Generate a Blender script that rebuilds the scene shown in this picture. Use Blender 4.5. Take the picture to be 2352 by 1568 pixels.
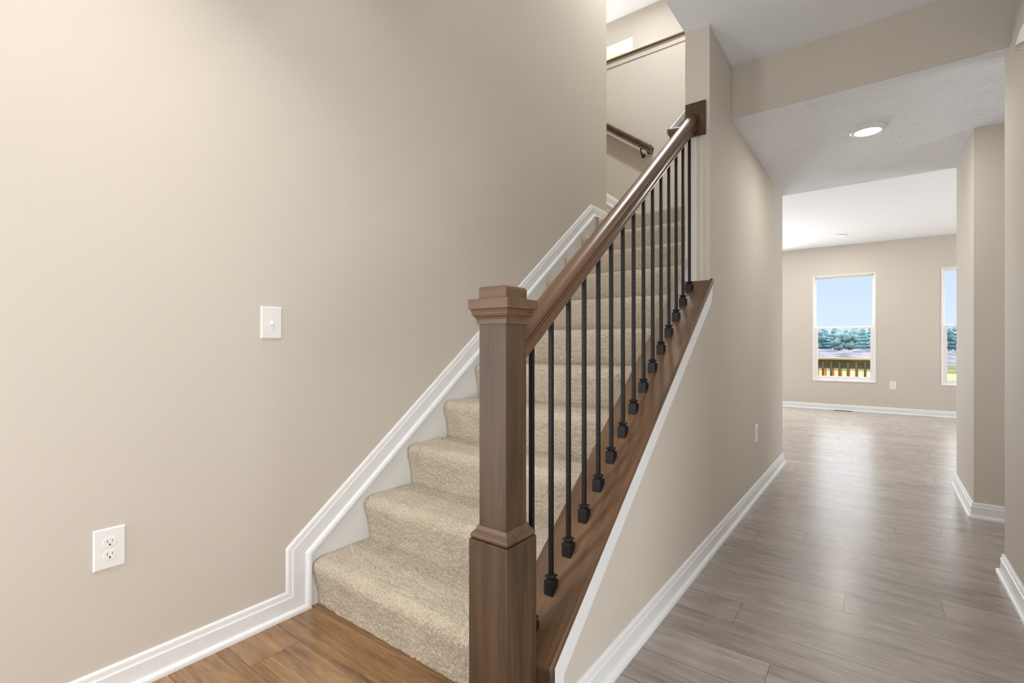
import bpy, bmesh, math, random
import numpy as np
from mathutils import Vector, Matrix
PI = math.pi
R = math.radians
random.seed(7)
for o in list(bpy.data.objects):
    bpy.data.objects.remove(o)
SC = bpy.context.scene
COL = SC.collection

# ------------------------------------------------------------------ camera
cam_d = bpy.data.cameras.new('camera')
cam = bpy.data.objects.new('camera', cam_d)
COL.objects.link(cam)
cam_d.sensor_width = 36.0
cam_d.lens = 1117.72 / 2352 * 36.0
cam_d.shift_y = (791.19 - 784) / 2352
cam_d.clip_start = 0.02
cam_d.clip_end = 600
cam.location = (0, 0, 1.0844)
cam.rotation_euler = (R(90), 0, R(37.059))
SC.camera = cam

# ------------------------------------------------------------------ view
SC.view_settings.view_transform = 'Standard'
SC.view_settings.look = 'None'
SC.view_settings.gamma = 1.0
SC.view_settings.use_curve_mapping = False
SC.view_settings.exposure = 0.38
try:
    SC.cycles.max_bounces = 12
    SC.cycles.diffuse_bounces = 7
    SC.cycles.glossy_bounces = 4
    SC.cycles.caustics_reflective = False
    SC.cycles.caustics_refractive = False
    SC.cycles.sample_clamp_indirect = 6
    SC.cycles.use_denoising = True
except Exception:
    pass

# ------------------------------------------------------------------ world (clear pale sky)
W = bpy.data.worlds.new('sky')
SC.world = W
W.use_nodes = True
nt = W.node_tree
nt.nodes.clear()
n_out = nt.nodes.new('ShaderNodeOutputWorld')
n_bg = nt.nodes.new('ShaderNodeBackground')
n_tc = nt.nodes.new('ShaderNodeTexCoord')
n_sep = nt.nodes.new('ShaderNodeSeparateXYZ')
n_rmp = nt.nodes.new('ShaderNodeValToRGB')
nt.links.new(n_tc.outputs['Generated'], n_sep.inputs[0])
nt.links.new(n_sep.outputs['Z'], n_rmp.inputs[0])
e = n_rmp.color_ramp.elements
e[0].position = 0.0
e[0].color = (0.60, 0.72, 0.84, 1)
e[1].position = 0.14
e[1].color = (0.50, 0.62, 0.86, 1)
x = e.new(0.3)
x.color = (0.90, 0.90, 0.86, 1)
nt.links.new(n_rmp.outputs[0], n_bg.inputs[0])
n_mr = nt.nodes.new('ShaderNodeMapRange')
n_mr.inputs['From Min'].default_value = 0.16
n_mr.inputs['From Max'].default_value = 0.45
n_mr.inputs['To Min'].default_value = 0.97
n_mr.inputs['To Max'].default_value = 5.8
nt.links.new(n_sep.outputs['Z'], n_mr.inputs['Value'])
nt.links.new(n_mr.outputs[0], n_bg.inputs[1])
nt.links.new(n_bg.outputs[0], n_out.inputs[0])

# ------------------------------------------------------------------ lights
def area(name, loc, rot, sx, sy, power, col=(1, 1, 1), shape='RECTANGLE', spread=180):
    d = bpy.data.lights.new(name, 'AREA')
    d.shape = shape
    d.size = sx
    d.size_y = sy
    d.energy = power
    d.color = col
    d.spread = R(spread)
    o = bpy.data.objects.new(name, d)
    o.location = loc
    o.rotation_euler = rot
    COL.objects.link(o)
    return o

XL_ = -1.893
DAY = (0.96, 0.98, 1.0)
WARM = (1.0, 0.90, 0.76)
SOFT = (0.965, 0.985, 1.0)
# added fill light behind the camera, no glazing built there
area('foyer_fill_light', (-0.40, -2.12, 1.25), (R(116), 0, 0), 1.3, 1.8, 25, SOFT)
# big window of the room that opens right of the foyer, beside the photographer
area('side_room_daylight', (2.35, -0.35, 1.35), (R(100), 0, R(90)), 3.2, 2.1, 92, SOFT)
# unseen light added in the passage to lift hall wall and ceiling
area('passage_fill_light', (2.15, 3.50, 1.20), (R(125), 0, R(90)), 0.7, 1.8, 11, DAY)
# glazed sidelight on the left of the foyer, outside the frame
area('sidelight_daylight', (XL_ + 0.03, -0.55, 1.30), (R(97), 0, R(-62)), 0.75, 2.0, 34, SOFT)
# foyer ceiling lamp, left of the frame
area('foyer_lamp', (-1.22, 0.36, 2.735), (0, 0, 0), 0.12, 0.12, 6.5, WARM, 'DISK', 130)
# upstairs: ceiling lamps, and an added fill tilted up to brighten the ceiling
area('stairwell_lamp', (-1.40, 3.75, 5.5), (0, 0, 0), 0.2, 0.2, 46, SOFT, 'DISK')
area('upper_hall_lamp', (-2.3, 5.5, 5.5), (0, 0, 0), 0.4, 0.4, 7, SOFT, 'DISK')
area('upper_fill_light', (-4.1, 5.5, 4.2), (R(115), 0, R(-90)), 1.1, 1.3, 36, SOFT)
area('upper_bedroom_lamp', (-3.3, 7.2, 5.4), (0, 0, 0), 0.4, 0.4, 60, WARM, 'DISK')
# living room: unseen fill lights added at the left and right walls
area('living_fill_left', (-4.9, 7.0, 1.2), (R(130), 0, R(-90)), 2.6, 2.2, 200, DAY)
# another window of the far wall, hidden behind the hallway wall
area('hidden_window_daylight', (-2.7, 9.62, 1.40), (R(-88), 0, 0), 1.8, 1.7, 112, DAY)
area('living_fill_right', (4.9, 7.0, 1.3), (R(130), 0, R(90)), 2.6, 1.8, 145, DAY)  # added fill light, no window built in this wall

# ------------------------------------------------------------------ materials
def mat(name, col=(0.8, 0.8, 0.8), rough=0.5, spec=0.5, metal=0.0, coat=0.0):
    m = bpy.data.materials.new(name)
    m.use_nodes = True
    b = m.node_tree.nodes['Principled BSDF']
    b.inputs['Base Color'].default_value = (*col, 1)
    b.inputs['Roughness'].default_value = rough
    b.inputs['Specular IOR Level'].default_value = spec
    b.inputs['Metallic'].default_value = metal
    b.inputs['Coat Weight'].default_value = coat
    return m

class NB:
    """small node building helper"""
    def __init__(s, m):
        s.t = m.node_tree
        s.b = s.t.nodes['Principled BSDF']
    def n(s, typ, **kw):
        nd = s.t.nodes.new(typ)
        for k, v in kw.items():
            if k.startswith('i_'):
                nd.inputs[int(k[2:])].default_value = v
            else:
                setattr(nd, k, v)
        return nd
    def l(s, a, b):
        s.t.links.new(a, b)
    def pos(s):
        return s.n('ShaderNodeNewGeometry').outputs['Position']
    def objc(s):
        return s.n('ShaderNodeTexCoord').outputs['Object']
    def math(s, op, a, b=None, c=None):
        nd = s.n('ShaderNodeMath', operation=op)
        for i, v in enumerate((a, b, c)):
            if v is None:
                continue
            if isinstance(v, (int, float)):
                nd.inputs[i].default_value = v
            else:
                s.l(v, nd.inputs[i])
        return nd.outputs[0]
    def scale(s, vec, sc):
        nd = s.n('ShaderNodeVectorMath', operation='MULTIPLY')
        s.l(vec, nd.inputs[0])
        nd.inputs[1].default_value = sc
        return nd.outputs[0]
    def noise(s, vec, scale, detail=3, rough=0.5, dist=0.0):
        nd = s.n('ShaderNodeTexNoise')
        nd.inputs['Scale'].default_value = scale
        nd.inputs['Detail'].default_value = detail
        nd.inputs['Roughness'].default_value = rough
        nd.inputs['Distortion'].default_value = dist
        s.l(vec, nd.inputs['Vector'])
        return nd.outputs['Fac']
    def ramp(s, fac, stops):
        nd = s.n('ShaderNodeValToRGB')
        el = nd.color_ramp.elements
        el[0].position, el[0].color = stops[0][0], (*stops[0][1], 1)
        el[1].position, el[1].color = stops[-1][0], (*stops[-1][1], 1)
        for p, c in stops[1:-1]:
            k = el.new(p)
            k.color = (*c, 1)
        s.l(fac, nd.inputs[0])
        return nd.outputs[0]
    def mix(s, fac, a, b, mode='MIX'):
        nd = s.n('ShaderNodeMix', data_type='RGBA', blend_type=mode)
        for sock, v in ((nd.inputs[0], fac), (nd.inputs[6], a), (nd.inputs[7], b)):
            if isinstance(v, (int, float)):
                sock.default_value = v
            elif isinstance(v, tuple):
                sock.default_value = (*v, 1)
            else:
                s.l(v, sock)
        return nd.outputs[2]
    def bump(s, h, strength, dist=0.01, chain=None):
        nd = s.n('ShaderNodeBump')
        nd.inputs['Strength'].default_value = strength
        nd.inputs['Distance'].default_value = dist
        s.l(h, nd.inputs['Height'])
        if chain is not None:
            s.l(chain, nd.inputs['Normal'])
        return nd.outputs[0]

def wall_paint(name, col):
    m = mat(name, col, 0.72, 0.25)
    k = NB(m)
    p = k.pos()
    f = k.noise(p, 1.3, 2)
    c = k.ramp(f, [(0.3, tuple(v * 0.985 for v in col)), (0.7, tuple(v * 1.01 for v in col))])
    k.l(c, k.b.inputs['Base Color'])
    k.l(k.bump(k.noise(p, 160, 3, 0.6), 0.10, 0.002), k.b.inputs['Normal'])
    return m

M = {}
M['wall'] = wall_paint('beige wall paint', (0.590, 0.548, 0.490))
M['white'] = mat('white trim paint', (0.77, 0.785, 0.80), 0.38, 0.45)
M['vinyl'] = mat('white window vinyl', (0.82, 0.82, 0.82), 0.35, 0.5)
M['plastic'] = mat('white device plastic', (0.80, 0.80, 0.79), 0.3, 0.5)
M['slot'] = mat('dark slots', (0.02, 0.02, 0.02), 0.7, 0.2)
M['metal'] = mat('satin black metal', (0.006, 0.006, 0.007), 0.45, 0.25)
M['bronze'] = mat('dark bracket metal', (0.02, 0.014, 0.010), 0.4, 0.5)
M['screw'] = mat('screw metal', (0.5, 0.48, 0.42), 0.35, 0.5, 0.8)
M['register'] = mat('brown floor register', (0.06, 0.04, 0.03), 0.5)

def ceiling_mat(name, col, strength, scale=34.0):
    m = mat(name, col, 0.9, 0.15)
    k = NB(m)
    p = k.pos()
    wv = k.noise(k.scale(p, (1.0, 2.1, 1.0)), scale, 3, 0.55, 1.2)
    big = k.noise(p, 5.0, 2)
    h = k.math('MULTIPLY', k.math('SMOOTH_MAX', k.math('SUBTRACT', wv, 0.5), 0.0, 0.05), big)
    k.l(k.bump(h, strength, 0.035), k.b.inputs['Normal'])
    return m
M['ceil'] = ceiling_mat('smooth white ceiling paint', (0.84, 0.875, 0.92), 0.05, 60)
M['ceil_tex'] = ceiling_mat('stomp textured ceiling paint', (0.865, 0.90, 0.94), 0.8, 58)

def wood(name, dark, mid, light, axis='Z', rough=0.36, sc=1.0, grain=1.0):
    m = mat(name, mid, rough, 0.5)
    k = NB(m)
    p = k.objc()
    if axis == 'S':       # grain running up the slope of the stairs
        mp = k.n('ShaderNodeVectorRotate', rotation_type='X_AXIS')
        k.l(p, mp.inputs['Vector'])
        mp.inputs['Angle'].default_value = -math.atan(0.76)
        p = mp.outputs[0]
    s = {'Z': (1, 1, 0.06), 'Y': (1, 0.06, 1), 'X': (0.06, 1, 1), 'S': (1, 0.05, 1)}[axis]
    v = k.scale(p, tuple(q * sc for q in s))
    f1 = k.noise(v, 34, 6, 0.62, 0.6)
    f2 = k.noise(v, 240, 3, 0.6)
    f3 = k.noise(p, 5, 3)
    f = k.math('ADD', k.math('MULTIPLY', f1, 0.62), k.math('ADD', k.math('MULTIPLY', f2, 0.16), k.math('MULTIPLY', f3, 0.22)))
    c = k.ramp(f, [(0.36, dark), (0.5, mid), (0.66, light)])
    k.l(c, k.b.inputs['Base Color'])
    k.l(k.math('ADD', k.math('MULTIPLY', f1, 0.18), rough - 0.09), k.b.inputs['Roughness'])
    k.l(k.bump(f2, 0.10 * grain, 0.002), k.b.inputs['Normal'])
    return m
DK, MD, LT = (0.050, 0.025, 0.011), (0.086, 0.045, 0.020), (0.124, 0.069, 0.032)
M['wood_v'] = wood('stained wood upright grain', tuple(0.76 * q for q in DK), tuple(0.76 * q for q in MD), tuple(0.80 * q for q in LT), 'Z', 0.50)
M['wood_s'] = wood('stained wood rail grain', (0.072, 0.036, 0.016), (0.112, 0.057, 0.026), (0.150, 0.080, 0.038), 'S', 0.31, 0.6, 0.15)
M['wood_x'] = wood('stained wood cross grain', tuple(1.25 * q for q in DK), tuple(1.25 * q for q in MD), tuple(1.25 * q for q in LT), 'X', 0.46)
M['wood_cap'] = wood('stained wood cap board', (0.082, 0.041, 0.018), (0.130, 0.067, 0.030), (0.180, 0.098, 0.046), 'S', 0.42, 0.7, 1.5)

def floor_mat():
    m = mat('laminate plank floor', (0.3, 0.2, 0.15), 0.3, 0.8)
    k = NB(m)
    p = k.pos()
    sp = k.n('ShaderNodeSeparateXYZ')
    k.l(p, sp.inputs[0])
    X, Y = sp.outputs[0], sp.outputs[1]
    wd, ln = 0.1795, 1.22
    ry = k.math('DIVIDE', k.math('SUBTRACT', Y, 0.775), wd)
    row = k.math('FLOOR', ry)
    fy = k.math('FRACT', ry)
    wn = k.n('ShaderNodeTexWhiteNoise', noise_dimensions='1D')
    k.l(row, wn.inputs['W'])
    rx = k.math('DIVIDE', k.math('ADD', X, k.math('MULTIPLY', wn.outputs['Value'], 5.0)), ln)
    colm = k.math('FLOOR', rx)
    fx = k.math('FRACT', rx)
    cb = k.n('ShaderNodeCombineXYZ')
    k.l(row, cb.inputs[0])
    k.l(colm, cb.inputs[1])
    wn2 = k.n('ShaderNodeTexWhiteNoise', noise_dimensions='3D')
    k.l(cb.outputs[0], wn2.inputs['Vector'])
    rnd = wn2.outputs['Value']
    # seams
    def edge(f, w):
        a = k.math('LESS_THAN', f, w)
        b = k.math('GREATER_THAN', f, 1 - w)
        return k.math('MAXIMUM', a, b)
    seam = k.math('MAXIMUM', edge(fy, 0.0080), edge(fx, 0.0010))
    # grain
    off = k.n('ShaderNodeCombineXYZ')
    k.l(k.math('MULTIPLY', rnd, 37.0), off.inputs[0])
    k.l(k.math('MULTIPLY', rnd, 11.0), off.inputs[1])
    av = k.n('ShaderNodeVectorMath', operation='ADD')
    k.l(p, av.inputs[0])
    k.l(off.outputs[0], av.inputs[1])
    v = k.scale(av.outputs[0], (0.05, 1, 1))
    g1 = k.noise(v, 26, 7, 0.62, 0.9)
    g2 = k.noise(v, 150, 3, 0.6, 0.3)
    g3 = k.noise(k.scale(av.outputs[0], (0.5, 1.8, 1)), 3.2, 4, 0.6, 2.2)
    g = k.math('ADD', k.math('MULTIPLY', g1, 0.42), k.math('ADD', k.math('MULTIPLY', g2, 0.22), k.math('MULTIPLY', g3, 0.36)))
    g = k.math('ADD', g, k.math('MULTIPLY', k.math('SUBTRACT', rnd, 0.5), 0.07))
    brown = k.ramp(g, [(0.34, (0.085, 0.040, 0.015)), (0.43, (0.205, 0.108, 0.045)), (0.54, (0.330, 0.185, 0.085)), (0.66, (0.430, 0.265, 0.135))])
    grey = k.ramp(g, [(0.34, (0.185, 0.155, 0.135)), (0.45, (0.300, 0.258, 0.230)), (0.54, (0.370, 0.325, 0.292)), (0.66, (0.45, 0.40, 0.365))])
    side = k.math('MAXIMUM', k.math('GREATER_THAN', X, -0.795), k.math('GREATER_THAN', Y, 1.5))  # one floor: warm foyer light put into the board colour as brown
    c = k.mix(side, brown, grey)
    c = k.mix(k.math('MULTIPLY', seam, 0.75), c, (0.04, 0.028, 0.02))
    k.l(c, k.b.inputs['Base Color'])
    k.l(k.math('ADD', k.math('MULTIPLY', g2, 0.20), 0.15), k.b.inputs['Roughness'])
    b1 = k.bump(k.math('SUBTRACT', 1.0, seam), 0.5, 0.001)
    k.l(k.bump(k.math('ADD', g2, k.math('MULTIPLY', g1, 0.6)), 0.16, 0.002, b1), k.b.inputs['Normal'])
    return m
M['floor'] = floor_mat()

def carpet_mat():
    m = mat('beige cut pile carpet', (0.6, 0.5, 0.4), 0.95, 0.1)
    k = NB(m)
    p = k.pos()
    s1 = k.noise(p, 260, 2, 0.6)
    s2 = k.noise(p, 620, 2, 0.7)
    s3 = k.noise(p, 9, 3)
    f = k.math('ADD', k.math('MULTIPLY', s1, 0.55), k.math('ADD', k.math('MULTIPLY', s2, 0.35), k.math('MULTIPLY', s3, 0.10)))
    c = k.ramp(f, [(0.36, (0.25, 0.19, 0.125)), (0.46, (0.61, 0.515, 0.385)), (0.55, (0.81, 0.715, 0.56)), (0.68, (0.91, 0.84, 0.70))])
    k.l(c, k.b.inputs['Base Color'])
    k.b.inputs['Sheen Weight'].default_value = 0.25
    k.b.inputs['Sheen Roughness'].default_value = 0.6
    k.l(k.bump(k.math('ADD', s1, s2), 0.9, 0.004), k.b.inputs['Normal'])
    return m
M['carpet'] = carpet_mat()

def emis(name, col, s):
    m = mat(name, (0.8, 0.8, 0.8))
    b = m.node_tree.nodes['Principled BSDF']
    b.inputs['Emission Color'].default_value = (*col, 1)
    b.inputs['Emission Strength'].default_value = s
    return m
M['led'] = emis('lit lamp lens', (1.0, 0.98, 0.94), 4.0)
M['shade'] = mat('white opal glass', (0.86, 0.86, 0.86), 0.2, 0.5)
g = bpy.data.materials.new('window glass')
g.use_nodes = True
gt = g.node_tree
gt.nodes.clear()
go = gt.nodes.new('ShaderNodeOutputMaterial')
gm = gt.nodes.new('ShaderNodeMixShader')
ga = gt.nodes.new('ShaderNodeBsdfTransparent')
gb = gt.nodes.new('ShaderNodeBsdfGlossy')
gb.inputs['Roughness'].default_value = 0.02
gm.inputs[0].default_value = 0.004
ga.inputs[0].default_value = (1, 1, 1, 1)
gt.links.new(ga.outputs[0], gm.inputs[1])
gt.links.new(gb.outputs[0], gm.inputs[2])
gt.links.new(gm.outputs[0], go.inputs[0])
M['glass'] = g

def mottled(name, stops, scale, stretch=(1, 1, 1), rough=0.9):
    m = mat(name, stops[0][1], rough, 0.1)
    k = NB(m)
    f = k.noise(k.scale(k.pos(), stretch), scale, 6, 0.65, 0.4)
    k.l(k.ramp(f, stops), k.b.inputs['Base Color'])
    return m
M['straw'] = mottled('dry tan grass', [(0.35, (0.163, 0.123, 0.045)), (0.5, (0.216, 0.167, 0.070)), (0.65, (0.252, 0.208, 0.112))], 0.9, (1, 0.4, 1))
M['grass'] = mottled('green grass', [(0.35, (0.024, 0.043, 0.012)), (0.5, (0.055, 0.069, 0.024)), (0.65, (0.095, 0.095, 0.046))], 0.8, (1, 0.4, 1))
M['dirt'] = mottled('bare grey soil', [(0.38, (0.038, 0.043, 0.064)), (0.48, (0.074, 0.080, 0.104)), (0.6, (0.120, 0.124, 0.150))], 0.8, (0.5, 0.5, 2))
M['road'] = mat('pale gravel road', (0.19, 0.19, 0.185), 0.9)
M['spruce'] = mottled('needles with painted haze', [(0.35, (0.067, 0.151, 0.193)), (0.5, (0.118, 0.218, 0.265)), (0.66, (0.179, 0.294, 0.332))], 0.9)  # teal haze of distance put into the foliage colour
M['leafy'] = mottled('leaves with painted haze', [(0.35, (0.069, 0.130, 0.155)), (0.5, (0.098, 0.169, 0.194)), (0.66, (0.145, 0.215, 0.215))], 0.9)  # same distance haze put into the leaf colour
M['bark'] = mat('bark', (0.1, 0.08, 0.07), 0.9)
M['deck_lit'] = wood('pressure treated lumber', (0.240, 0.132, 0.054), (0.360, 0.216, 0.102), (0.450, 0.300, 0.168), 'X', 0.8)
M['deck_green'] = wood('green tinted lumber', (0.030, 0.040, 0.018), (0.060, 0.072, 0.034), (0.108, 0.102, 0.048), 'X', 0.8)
M['deck_dark'] = wood('baluster lumber with painted shade', (0.048, 0.030, 0.012), (0.096, 0.066, 0.030), (0.150, 0.102, 0.054), 'Z', 0.8)  # shade on the backlit house side put into the lumber colour
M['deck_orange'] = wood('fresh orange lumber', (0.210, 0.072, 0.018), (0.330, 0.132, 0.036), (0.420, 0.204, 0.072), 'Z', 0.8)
M['pale_green'] = mat('pale green box paint', (0.55, 0.72, 0.50), 0.7)

# ------------------------------------------------------------------ geometry helpers
def link(name, verts, faces, m, parent=None, smooth=False, bevel=0.0, seg=2):
    me = bpy.data.meshes.new(name)
    me.from_pydata([tuple(v) for v in verts], [], faces)
    bm = bmesh.new()
    bm.from_mesh(me)
    bmesh.ops.recalc_face_normals(bm, faces=bm.faces)
    bm.to_mesh(me)
    bm.free()
    me.materials.append(M[m] if isinstance(m, str) else m)
    o = bpy.data.objects.new(name, me)
    COL.objects.link(o)
    if parent is not None:
        o.parent = parent
    if smooth:
        for p in me.polygons:
            p.use_smooth = True
    if bevel > 0:
        b = o.modifiers.new('bevel', 'BEVEL')
        b.width = bevel
        b.segments = seg
        b.limit_method = 'ANGLE'
        b.angle_limit = R(40)
        for p in me.polygons:
            p.use_smooth = True
        wn = o.modifiers.new('wn', 'WEIGHTED_NORMAL')
        wn.keep_sharp = True
    return o

def smooth_angle(o, deg=26):
    me = o.data
    bm = bmesh.new()
    bm.from_mesh(me)
    for e_ in bm.edges:
        e_.smooth = len(e_.link_faces) == 2 and e_.calc_face_angle(9) < R(deg)
    for f_ in bm.faces:
        f_.smooth = True
    bm.to_mesh(me)
    bm.free()
    return o

class G:
    def __init__(s):
        s.v, s.f = [], []
    def box(s, x0, x1, y0, y1, z0, z1):
        b = len(s.v)
        s.v += [(x, y, z) for z in (z0, z1) for x, y in ((x0, y0), (x1, y0), (x1, y1), (x0, y1))]
        s.f += [tuple(b + i for i in q) for q in ((0, 3, 2, 1), (4, 5, 6, 7), (0, 1, 5, 4), (1, 2, 6, 5), (2, 3, 7, 6), (3, 0, 4, 7))]
        return s
    def rings(s, rings, cap0=True, cap1=True, closed=False):
        b = len(s.v)
        n = len(rings[0])
        for r_ in rings:
            s.v += [tuple(q) for q in r_]
        m_ = len(rings)
        for i in range(m_ if closed else m_ - 1):
            j = (i + 1) % m_
            for a in range(n):
                c = (a + 1) % n
                s.f.append((b + i * n + a, b + i * n + c, b + j * n + c, b + j * n + a))
        if not closed:
            if cap0:
                s.f.append(tuple(b + a for a in reversed(range(n))))
            if cap1:
                s.f.append(tuple(b + (m_ - 1) * n + a for a in range(n)))
        return s
    def sq(s, cx, cy, prof, rot=0.0):
        """square lathe: prof = [(half width, z)]"""
        rr = []
        for h, z in prof:
            rr.append([(cx + h * a, cy + h * b_, z) for a, b_ in ((-1, -1), (1, -1), (1, 1), (-1, 1))])
        return s.rings(rr)
    def lathe(s, cx, cy, prof, n=32, M4=None, cap0=True, cap1=True):
        rr = []
        for r_, z in prof:
            ring = [Vector((cx + r_ * math.cos(2 * PI * i / n), cy + r_ * math.sin(2 * PI * i / n), z)) for i in range(n)]
            if M4 is not None:
                ring = [M4 @ q for q in ring]
            rr.append(ring)
        return s.rings(rr, cap0, cap1)
    def prism(s, poly, axis, a0, a1):
        """poly of 2D points extruded along axis ('X': (y,z), 'Y': (x,z), 'Z': (x,y))"""
        def mk(p, a):
            return {'X': (a, p[0], p[1]), 'Y': (p[0], a, p[1]), 'Z': (p[0], p[1], a)}[axis]
        return s.rings([[mk(p, a0) for p in poly], [mk(p, a1) for p in poly]])
    def tube(s, pts, r_, n=12):
        pts = [Vector(p) for p in pts]
        rr = []
        for i, p in enumerate(pts):
            t = ((pts[min(i + 1, len(pts) - 1)] - pts[max(i - 1, 0)])).normalized()
            u = t.orthogonal().normalized()
            if i and abs(pu.dot(t)) < 0.99:
                u = (pu - t * pu.dot(t)).normalized()
            pu = u
            w = t.cross(u)
            rr.append([p + (u * math.cos(2 * PI * k / n) + w * math.sin(2 * PI * k / n)) * r_ for k in range(n)])
        return s.rings(rr)
    def obj(s, name, m, parent=None, smooth=False, bevel=0.0, seg=2):
        return link(name, s.v, s.f, m, parent, smooth, bevel, seg)

def sweep(path, prof, N, flip=1, g=None):
    """profile (a: sideways in the path's plane, b: along N) carried along a planar path with mitred corners"""
    g = g or G()
    N = Vector(N)
    P = [Vector(p) for p in path]
    rr = []
    for i, p in enumerate(P):
        t0 = (p - P[i - 1]).normalized() if i else None
        t1 = (P[i + 1] - p).normalized() if i < len(P) - 1 else None
        if t0 is None: t0 = t1
        if t1 is None: t1 = t0
        s0, s1 = N.cross(t0) * flip, N.cross(t1) * flip
        mv = (s0 + s1)
        mv = mv.normalized() / max(0.2, mv.normalized().dot(s0))
        rr.append([p + mv * a + N * b for a, b in prof])
    return g.rings(rr)

def empty(name, loc=(0, 0, 0)):
    o = bpy.data.objects.new(name, None)
    o.empty_display_size = 0.1
    o.location = loc
    COL.objects.link(o)
    return o
def tag(o, label=None, cat=None, group=None, kind=None):
    if label: o['label'] = label
    if cat: o['category'] = cat
    if group: o['group'] = group
    if kind: o['kind'] = kind
    return o
def struct(o, label=None):
    o['kind'] = 'structure'
    if label: o['label'] = label
    return o
def adopt(o, parent):
    """parent keeping world placement (parents only carry a location)"""
    o.parent = parent
    o.matrix_parent_inverse = Matrix.Translation(-Vector(parent.location))
    return o
def children(o):
    return [c for c in bpy.data.objects if c.parent == o]
def copy_tree(o, parent=None):
    c = o.copy()
    COL.objects.link(c)
    if parent is not None:
        c.parent = parent
    for ch in children(o):
        if ch is not c:
            copy_tree(ch, c)
    return c
def wallbox(name, *b, m='wall', label=None):
    return struct(G().box(*b).obj(name, m), label)

# ------------------------------------------------------------------ measures of the place
XL, XH, XC, XR = -1.893, -0.708, -0.833, 0.472
Y1, YC, Y2, Y3, YB = 3.138, 2.648, 5.04, 9.677, 4.85
C1, C2, C3, CU = 2.757, 2.443, 2.722, 5.56
YE = 3.87                 # end of the left wall
RISE, RUN = 0.1945, 0.2545
YR1 = 1.143               # first riser
ZLAND = RISE * 11
ZUP = ZLAND + RISE * 5
YBACK = -2.2
MP = RISE / RUN

# ------------------------------------------------------------------ room shell
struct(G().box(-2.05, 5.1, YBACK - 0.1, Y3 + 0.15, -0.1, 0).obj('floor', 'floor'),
       'laminate plank floor, warm foyer light put into its colour as brown, grey brown along the hallway')
wallbox('floor_living_room', -5.1, -2.05, 4.9, Y3 + 0.15, -0.1, 0, m='floor')
wallbox('wall_left', XL - 0.12, XL, YBACK, YE, 0, CU, label='tall beige wall left of the staircase')
wallbox('wall_back', XL - 0.12, 2.5, YBACK - 0.1, YBACK, 0, C1 + 0.3)
wallbox('wall_hall', XC, XH, YC, Y2, 0, C1, label='beige hallway wall between staircase and hallway')
# knee wall with a sloped top
CAPZ = lambda y: 0.227 + 0.7625 * (y - 1.081)     # top of the cap at its hall edge
CT = 0.022
g_ = G().prism([(1.092, 0), (YC, 0), (YC, CAPZ(YC) - CT / 0.8), (1.092, CAPZ(1.092) - CT / 0.8)], 'X', XC, XH)
struct(g_.obj('wall_knee', 'wall'), 'low sloping beige wall under the stair railing')
# right wall, lower than the ceiling next to the beam
g_ = G().box(XR, XR + 0.12, 1.55, 3.079, 0, 2.525).box(XR, XR + 0.12, 3.079, 3.235, 0, C2)
struct(g_.obj('wall_right', 'wall'), 'beige wall at the right edge of the photo')
wallbox('wall_right_recess', 1.1, 1.3, 1.55, Y1, 0, C1)
wallbox('wall_side_room', 2.4, 2.5, YBACK, 1.6, 0, C1)
wallbox('wall_side_room_end', XR + 0.12, 2.5, 1.55, 1.65, 0, C1)
wallbox('ceiling_side_room', 1.3, 2.5, YBACK, 1.65, C1, C1 + 0.2, m='ceil')
wallbox('wall_passage', XR, 2.2, 4.184, Y2, 0, C2, label='beige wall block right of the hallway end')
wallbox('wall_passage_end', 2.2, 2.3, 3.0, Y2, 0, C2)
wallbox('wall_passage_side', XR + 0.12, 2.3, 3.0, 3.1, 0, 2.44)
wallbox('wall_far', -5.1, -0.906, Y3, Y3 + 0.15, 0, C3)
# far wall round the two windows
W1 = (-0.906, -0.046, 0.476, 2.236)
W2 = (0.735, 1.595, 0.476, 2.236)
g_ = G().box(W1[1], W2[0], Y3, Y3 + 0.15, 0, C3).box(W2[1], 5.1, Y3, Y3 + 0.15, 0, C3)
for w in (W1, W2):
    g_.box(w[0], w[1], Y3, Y3 + 0.15, 0, w[2]).box(w[0], w[1], Y3, Y3 + 0.15, w[3], C3)
struct(g_.obj('wall_far_windows', 'wall'), 'far beige living room wall with the two windows')
wallbox('wall_living_left', -5.2, -5.0, Y2 - 0.1, Y3, 0, C3)
wallbox('wall_living_right', 5.0, 5.2, Y2 - 0.1, Y3, 0, C3)
wallbox('wall_living_front', -5.0, XC, YB + 0.12, Y2, 0, C3)
wallbox('wall_living_front_right', 2.2, 5.1, Y2 - 0.1, Y2, 0, C3)
# ceilings
g_ = G().box(XC, 1.3, YBACK, Y1, C1, C1 + 0.28).box(XL, XC, YBACK, 1.3, C1, C1 + 0.28)
struct(g_.obj('ceiling_foyer', 'ceil'), 'smooth white foyer ceiling')
wallbox('wall_beam', XH, 1.1, Y1, Y1 + 0.006, C2, C1, label='beige beam face across the hallway')
wallbox('ceiling_hall', XH, 2.3, Y1 + 0.006, Y2, C2, C1, m='ceil_tex', label='lower textured white hallway ceiling')
wallbox('ceiling_living', -5.1, 5.1, Y2, Y3 + 0.1, C3, C3 + 0.2, m='ceil', label='white living room ceiling')
wallbox('ceiling_upper', -5.0, 0.2, YBACK, 8.2, CU, CU + 0.1, m='ceil', label='white ceiling above the stairwell')
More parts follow.
